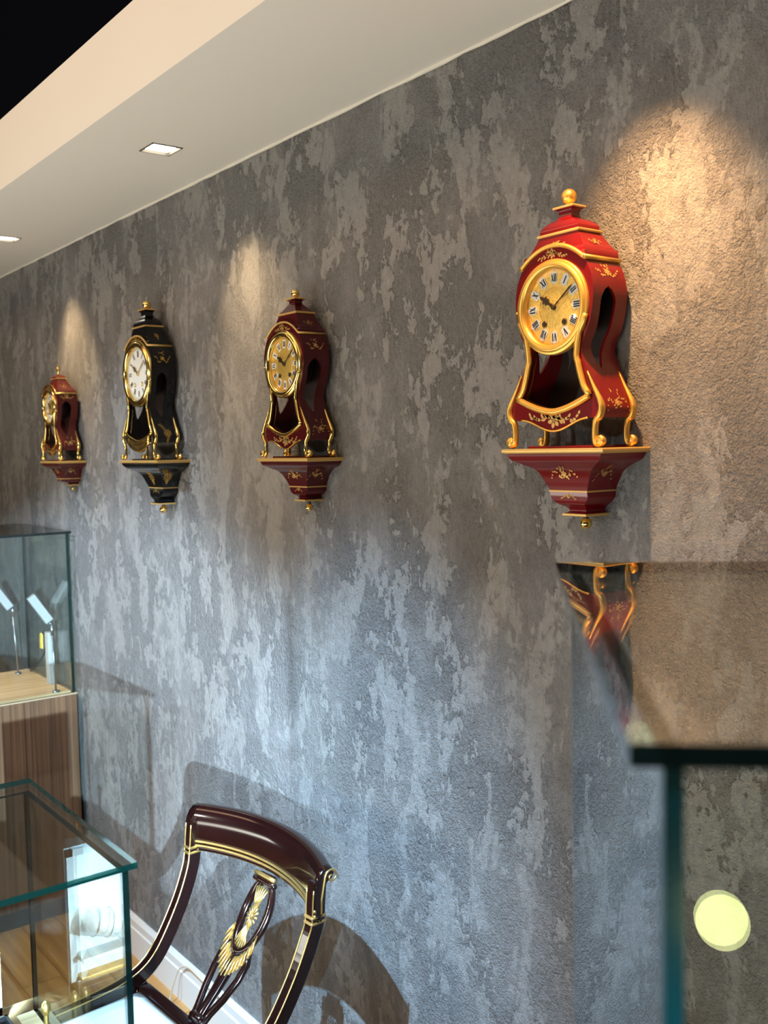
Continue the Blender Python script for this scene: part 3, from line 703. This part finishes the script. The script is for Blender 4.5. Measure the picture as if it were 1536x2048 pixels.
# board faces the shopper (+x)
Hh, Wd = .235, .15
box('board', -.006, 0, -Wd, 0, 0, Hh, 'white_board', t)
fv, ff = merge([boxvf(0, .008, -.010, 0, 0, Hh), boxvf(0, .008, -Wd, -Wd + .010, 0, Hh), boxvf(0, .008, -Wd, 0, 0, .028), boxvf(0, .008, -Wd, 0, Hh - .010, Hh)]); mk('frame', fv, ff, 'tray_white', t)
ro = tube('roll', [(.022, -.016, .125), (.022, -.05, .115), (.022, -.09, .102), (.022, -.125, .092)], [.019, .021, .021, .019], 'white_board', t, 20, up=Vector((1, 0, 0)))
for k in range(4):
    c = Vector((.022, -.034 - .022 * k, .1205 - .0075 * k)); ax = Vector((0, -.96, -.28)); s1 = Vector((1, 0, 0)); s2 = ax.cross(s1).normalized()
    tube('bracelet', [c + s1 * (.0222 * cos(a)) + s2 * (.0222 * sin(a)) for a in [2 * pi * i / 24 for i in range(24)]], .0009, 'gold_leaf' if k == 2 else 'steel', ro, 6, True, up=ax)
box('rest', 0, .03, -.14, -.012, .062, .070, 'tray_white', t, .001)
box('ledge', 0, .02, -.14, -.012, .030, .036, 'gold_leaf', t, .001)
light('counter_led', 'SPOT', (-1.32, -.915, 1.08), 130, (.80, 1.0, .97), (-1.505, -.885, .89), spot_size=radians(36), spot_blend=.4, shadow_soft_size=.01)
tb = thing('jewellery_box', 'open black jewellery box with blush ring rolls inside the low counter', 'jewellery box', (-1.425, -.862, .758))
fv, ff = merge([boxvf(-.03, .012, -.06, .036, 0, .004), boxvf(-.03, -.026, -.06, .036, 0, .032), boxvf(.008, .012, -.06, .036, 0, .032), boxvf(-.03, .012, .032, .036, 0, .032), boxvf(-.03, .012, -.06, -.056, 0, .032)]); mk('tray', fv, ff, 'black_plastic', tb)
for k in range(4): tube('ring_roll', [(-.022 + .0085 * k, -.05, .012), (-.022 + .0085 * k, .028, .012)], .0042, 'blush_felt', tb, 10, up=Vector((0, 0, 1)))
tr_ = thing('brass_stand', 'slim brass stem with rounded knob standing in the low counter', 'stand', (-1.385, -.792, .758))
lathe('base', [(1e-4, 0), (.010, 0), (.010, .003), (.004, .006)], 'brass', tr_, 18)
lathe('stem', [(.0042, .004), (.0038, .03), (.0034, .052)], 'brass', tr_, 14)
lathe('knob', [(.0034, .050), (.0055, .053), (.0066, .058), (.0058, .065), (.003, .070), (1e-4, .071)], 'brass', tr_, 16)
tag(lathe('wooden_dome', [(.045, 0), (.045, .012), (.040, .022), (.028, .029), (.012, .032), (1e-4, .033)], 'bowl_wood', None, 28, (-1.345, -.845, .758)), 'low round wooden display dome inside the low counter', 'display dome')

# ------------------------------------------------------------------ chair
CH = thing('dining_chair', 'dark mahogany chair with curved crest rail and gilt carved splat by the wall', 'chair', (-1.742, -.262, 0), radians(3.5))
ypath = [(.80, .004), (.765, 0), (.725, -.004), (.69, -.014), (.625, -.044), (.55, -.092), (.515, -.130), (.495, -.175), (.486, -.225), (.481, -.30), (.478, -.40)]
def stile_y(z):
    for a, b in zip(ypath, ypath[1:]):
        if b[0] <= z <= a[0]: return a[1] + (b[1] - a[1]) * (a[0] - z) / (a[0] - b[0])
    return ypath[0][1] if z > .8 else ypath[-1][1]
for s in (-1, 1):
    pts = spline([(s * (.222 if i < 3 else .222 - .004 * min(4, i - 2)), y, z) for i, (z, y) in enumerate(ypath)], 5)
    # rectangular section sweep
    V = []; F = []
    hwid, hdep = .0115, .0145
    for i, p in enumerate(pts):
        a = pts[max(0, i - 1)]; b = pts[min(len(pts) - 1, i + 1)]; tn = (b - a).normalized(); nn = Vector((1, 0, 0)).cross(tn).normalized()
        for q, r in ((-1, -1), (1, -1), (1, 1), (-1, 1)): V.append(p + Vector((q * hwid, 0, 0)) + nn * (r * hdep))
        if i:
            for k in range(4): F.append((4 * i - 4 + k, 4 * i - 4 + (k + 1) % 4, 4 * i + (k + 1) % 4, 4 * i + k))
    F += [(0, 1, 2, 3), tuple(4 * (len(pts) - 1) + k for k in range(4))]
    st = mk('stile', V, F, 'chair_wood', CH); md = st.modifiers.new('b', 'BEVEL'); md.width = .003; md.segments = 2
    for q in ((-.0105,), (.0105,)) if True else ():
        ln = []
        for i, p in enumerate(pts):
            a = pts[max(0, i - 1)]; b = pts[min(len(pts) - 1, i + 1)]; tn = (b - a).normalized(); nn = Vector((1, 0, 0)).cross(tn).normalized()
            if p.z < .79: ln.append(p + Vector((q[0], 0, 0)) + nn * hdep * (-1.0 if nn.y > 0 else 1.0) * 1.0)
        tube('gilt_line', ln, .0017, 'chair_gold', st, 6, up=Vector((1, 0, 0)))
    for k in (0, 1):
        z = .737 - k * .011; y = stile_y(z)
        v, f = boxvf(s * .222 - .0135, s * .222 + .0135, y - .0175, y + .0165, z - .003, z + .003); b_ = mk('gilt_band', v, f, 'chair_gold', st); md = b_.modifiers.new('b', 'BEVEL'); md.width = .002
    # scroll at the end of the crest
    sp = []
    for i in range(40):
        a = i / 39 * 2.6 * pi; r = .0155 * (1 - i / 46)
        sp.append((s * .237, .026 + r * cos(pi - a) * 1.0, .806 + r * sin(pi - a)))
    tube('gilt_scroll', [(s * .237, .000, .742), (s * .237, .002, .77)] + sp, .0021, 'chair_gold', st, 6, up=Vector((1, 0, 0)))
    # legs
    lg = spline([(s * .206, -.15, .478), (s * .208, -.10, .40), (s * .212, -.05, .22), (s * .218, .03, 0)], 6)
    tube('leg', lg, [.019 - .006 * i / (len(lg) - 1) for i in range(len(lg))], 'chair_wood', CH, 10, up=Vector((1, 0, 0)))
    lg = spline([(s * .206, -.385, .47), (s * .206, -.40, .36), (s * .205, -.395, .2), (s * .204, -.425, 0)], 6)
    tube('leg', lg, [.020 - .008 * i / (len(lg) - 1) for i in range(len(lg))], 'chair_wood', CH, 10, up=Vector((1, 0, 0)))
    # seat rail sides are the swept stiles; front and back rails
box('seat_rail', -.2, .2, -.425, -.40, .435, .487, 'chair_wood', CH, .003); box('seat_rail', -.2, .2, -.155, -.13, .435, .485, 'chair_wood', CH, .003)
# cushion: domed
V = []; F = []; nx, ny = 12, 10
for j in range(ny + 1):
    for i in range(nx + 1):
        u = -1 + 2 * i / nx; v = -1 + 2 * j / ny
        V.append((u * .192, -.275 + v * .118, .478 + .030 * (1 - u ** 4) * (1 - v ** 4)))
for j in range(ny):
    for i in range(nx):
        a = j * (nx + 1) + i; F.append((a, a + 1, a + nx + 2, a + nx + 1))
solid(mk('seat', V, F, 'seat_fabric', CH, True), .02, -1)
# crest rail: bowed board, rolled backwards at the top
bow = lambda s: .058 * (1 - s * s)
cs = [(0, 0), (-.001, .022), (0, .045), (.003, .060), (.010, .074), (.020, .083), (.032, .086), (.041, .081), (.044, .072), (.039, .064), (.030, .061), (.022, .054), (.017, .040), (.016, .02), (.016, 0)]
V = []; F = []; ns = 28; m = len(cs)
for i in range(ns + 1):
    s = -1 + 2 * i / ns
    for y, z in cs: V.append((.236 * s, bow(s) + y - .012, .738 + z + .004 * (1 - s * s)))
for i in range(ns):
    for k in range(m): F.append((i * m + k, i * m + (k + 1) % m, (i + 1) * m + (k + 1) % m, (i + 1) * m + k))
F += [tuple(range(m)), tuple(ns * m + k for k in range(m))]
cr = mk('crest_rail', V, F, 'chair_wood', CH, True)
for p_ in cr.data.polygons:
    if len(p_.vertices) > 4: p_.use_smooth = False
for k in range(2):
    tube('gilt_molding', [(.236 * s, bow(s) - .0135, .740 + .0095 * k + .004 * (1 - s * s)) for s in [-1 + 2 * i / 28 for i in range(29)]], .0028, 'chair_gold', cr, 8, up=Vector((0, 0, 1)))
tube('crest_foot', [(.236 * s, bow(s) - .006, .734 + .004 * (1 - s * s)) for s in [-1 + 2 * i / 28 for i in range(29)]], .0075, 'chair_wood', cr, 8, up=Vector((0, 0, 1)))
# splat
def spy(z):                                   # depth of the splat surface: from the bowed crest down to the seat
    k = max(0, min(1, (.735 - z) / .25)); return bow(0) * (1 - k ** 1.1) - .012 - .125 * k ** 1.6
SM = lambda u, z, off=0: Vector((u, spy(z) - off, z))
zo, ra, rb_ = .655, .037, .062
ring = [(ra * sin(a), zo + rb_ * cos(a)) for a in [2 * pi * i / 40 for i in range(40)]]
sx0 = tubevf([SM(*p) for p in ring], .0095, 8, True, up=Vector((0, 1, 0)), flat=.8)
capm = tubevf([SM(-.022, .722), SM(.022, .722)], .008, 8, up=Vector((0, 0, 1)))
bars = []
for s in (-1, 1):
    bars.append(tubevf([SM(s * x, z) for x, z in [(.030, .605), (.043, .585), (.043, .560), (.034, .530), (.022, .505), (.016, .482), (.015, .470)]], .0085, 8, flat=.8))
bars.append(tubevf([SM(0, z) for z in (.59, .56, .53, .50, .47)], [.010, .014, .012, .010, .012], 8, flat=.7))
bars.append(tubevf([SM(x, .492) for x in (-.018, 0, .018)], .012, 8, up=Vector((0, 0, 1))))
v, f = merge([sx0, capm] + bars); spl = mk('splat', v, f, 'chair_wood', CH, True)
tube('splat_molding', [SM(x, .727 + .0001 * abs(x), .008) for x in (-.034, -.017, 0, .017, .034)], .0048, 'chair_gold', spl, 8, up=Vector((0, 0, 1)))
tube('splat_collar', [SM(x, .716, .006) for x in (-.036, -.018, 0, .018, .036)], .006, 'chair_wood', spl, 8, up=Vector((0, 0, 1)))
# carved fringe under the oval: a fan of ribs
rib = []
for i in range(15):
    a = radians(-70 + 140 * i / 14); d = Vector((sin(a) * .45, -1))
    p0 = Vector((ra * 1.14 * sin(a), zo - rb_ * 1.07 * cos(a))); p1 = p0 + d * (.030 - .008 * abs(i - 7) / 7)
    rib.append(tubevf([SM(p0.x, p0.y, .007), SM((p0.x + p1.x) / 2, (p0.y + p1.y) / 2, .011), SM(p1.x, p1.y, .010)], [.0017, .0021, .0027], 6))
plate = []
for i in range(15):
    a = radians(-70 + 140 * i / 14); p0 = Vector((ra * 1.14 * sin(a), zo - rb_ * 1.07 * cos(a))); plate.append((p0, p0 + Vector((sin(a) * .45, -1)) * (.029 - .008 * abs(i - 7) / 7)))
pv = [SM(p.x, p.y, .0065) for p, q in plate] + [SM(q.x, q.y, .0075) for p, q in plate]
rib.append((pv, [(i, i + 1, 16 + i, 15 + i) for i in range(14)]))
v, f = merge(rib); mk('carved_fringe', v, f, 'chair_gold', spl, True)
# carved sheaf in the oval: rosette with tied bundles above and below
sh = []
R = random.Random(1)
for i in range(12):
    a = 2 * pi * i / 12; sh.append(tubevf([SM(.004 * sin(a), zo + .004 * cos(a), .010), SM(.0175 * sin(a), zo + .0175 * cos(a), .007)], [.0012, .0030], 6))
for sg in (-1, 1):
    for i in range(6):
        k = (i - 2.5) / 2.5
        sh.append(tubevf([SM(.003 * k, zo + sg * .012, .006), SM(.010 * k, zo + sg * .03, .010), SM(.0185 * k, zo + sg * (.053 - .005 * abs(k)), .006)], [.0014, .0022, .0026], 6))
sh.append(lathevf([(1e-4, -.012), (.004, -.010), (.006, -.006)], 12, SM(0, zo), 'y'))
v, f = merge(sh); mk('carved_sheaf', v, f, 'chair_gold', spl, True)

# ------------------------------------------------------------------ cord by the baseboard, globe lamp behind the camera side
tag(tube('power_cord', spline([(-2.38, -.020, .118), (-2.47, -.022, .128), (-2.56, -.022, .128), (-2.60, -.030, .105), (-2.61, -.045, .06), (-2.615, -.055, .015), (-2.60, -.085, .004), (-2.52, -.16, .0035), (-2.40, -.21, .0035)], 8), .0026, 'cord_beige', None, 8), 'thin beige cord looped over the white baseboard onto the wooden floor', 'cord')
gl = thing('globe_lamp', 'small glowing yellow globe lamp on a thin black stand facing the angled case', 'lamp', (.805, -1.578, 0))
lathe('base', [(1e-4, 0), (.10, 0), (.10, .012), (.02, .02), (1e-4, .02)], 'black_plastic', gl, 28)
lathe('pole', [(.008, .018), (.008, .851)], 'black_plastic', gl, 12)
ball('globe', (0, 0, .888), .039, 'globe_glow', gl)
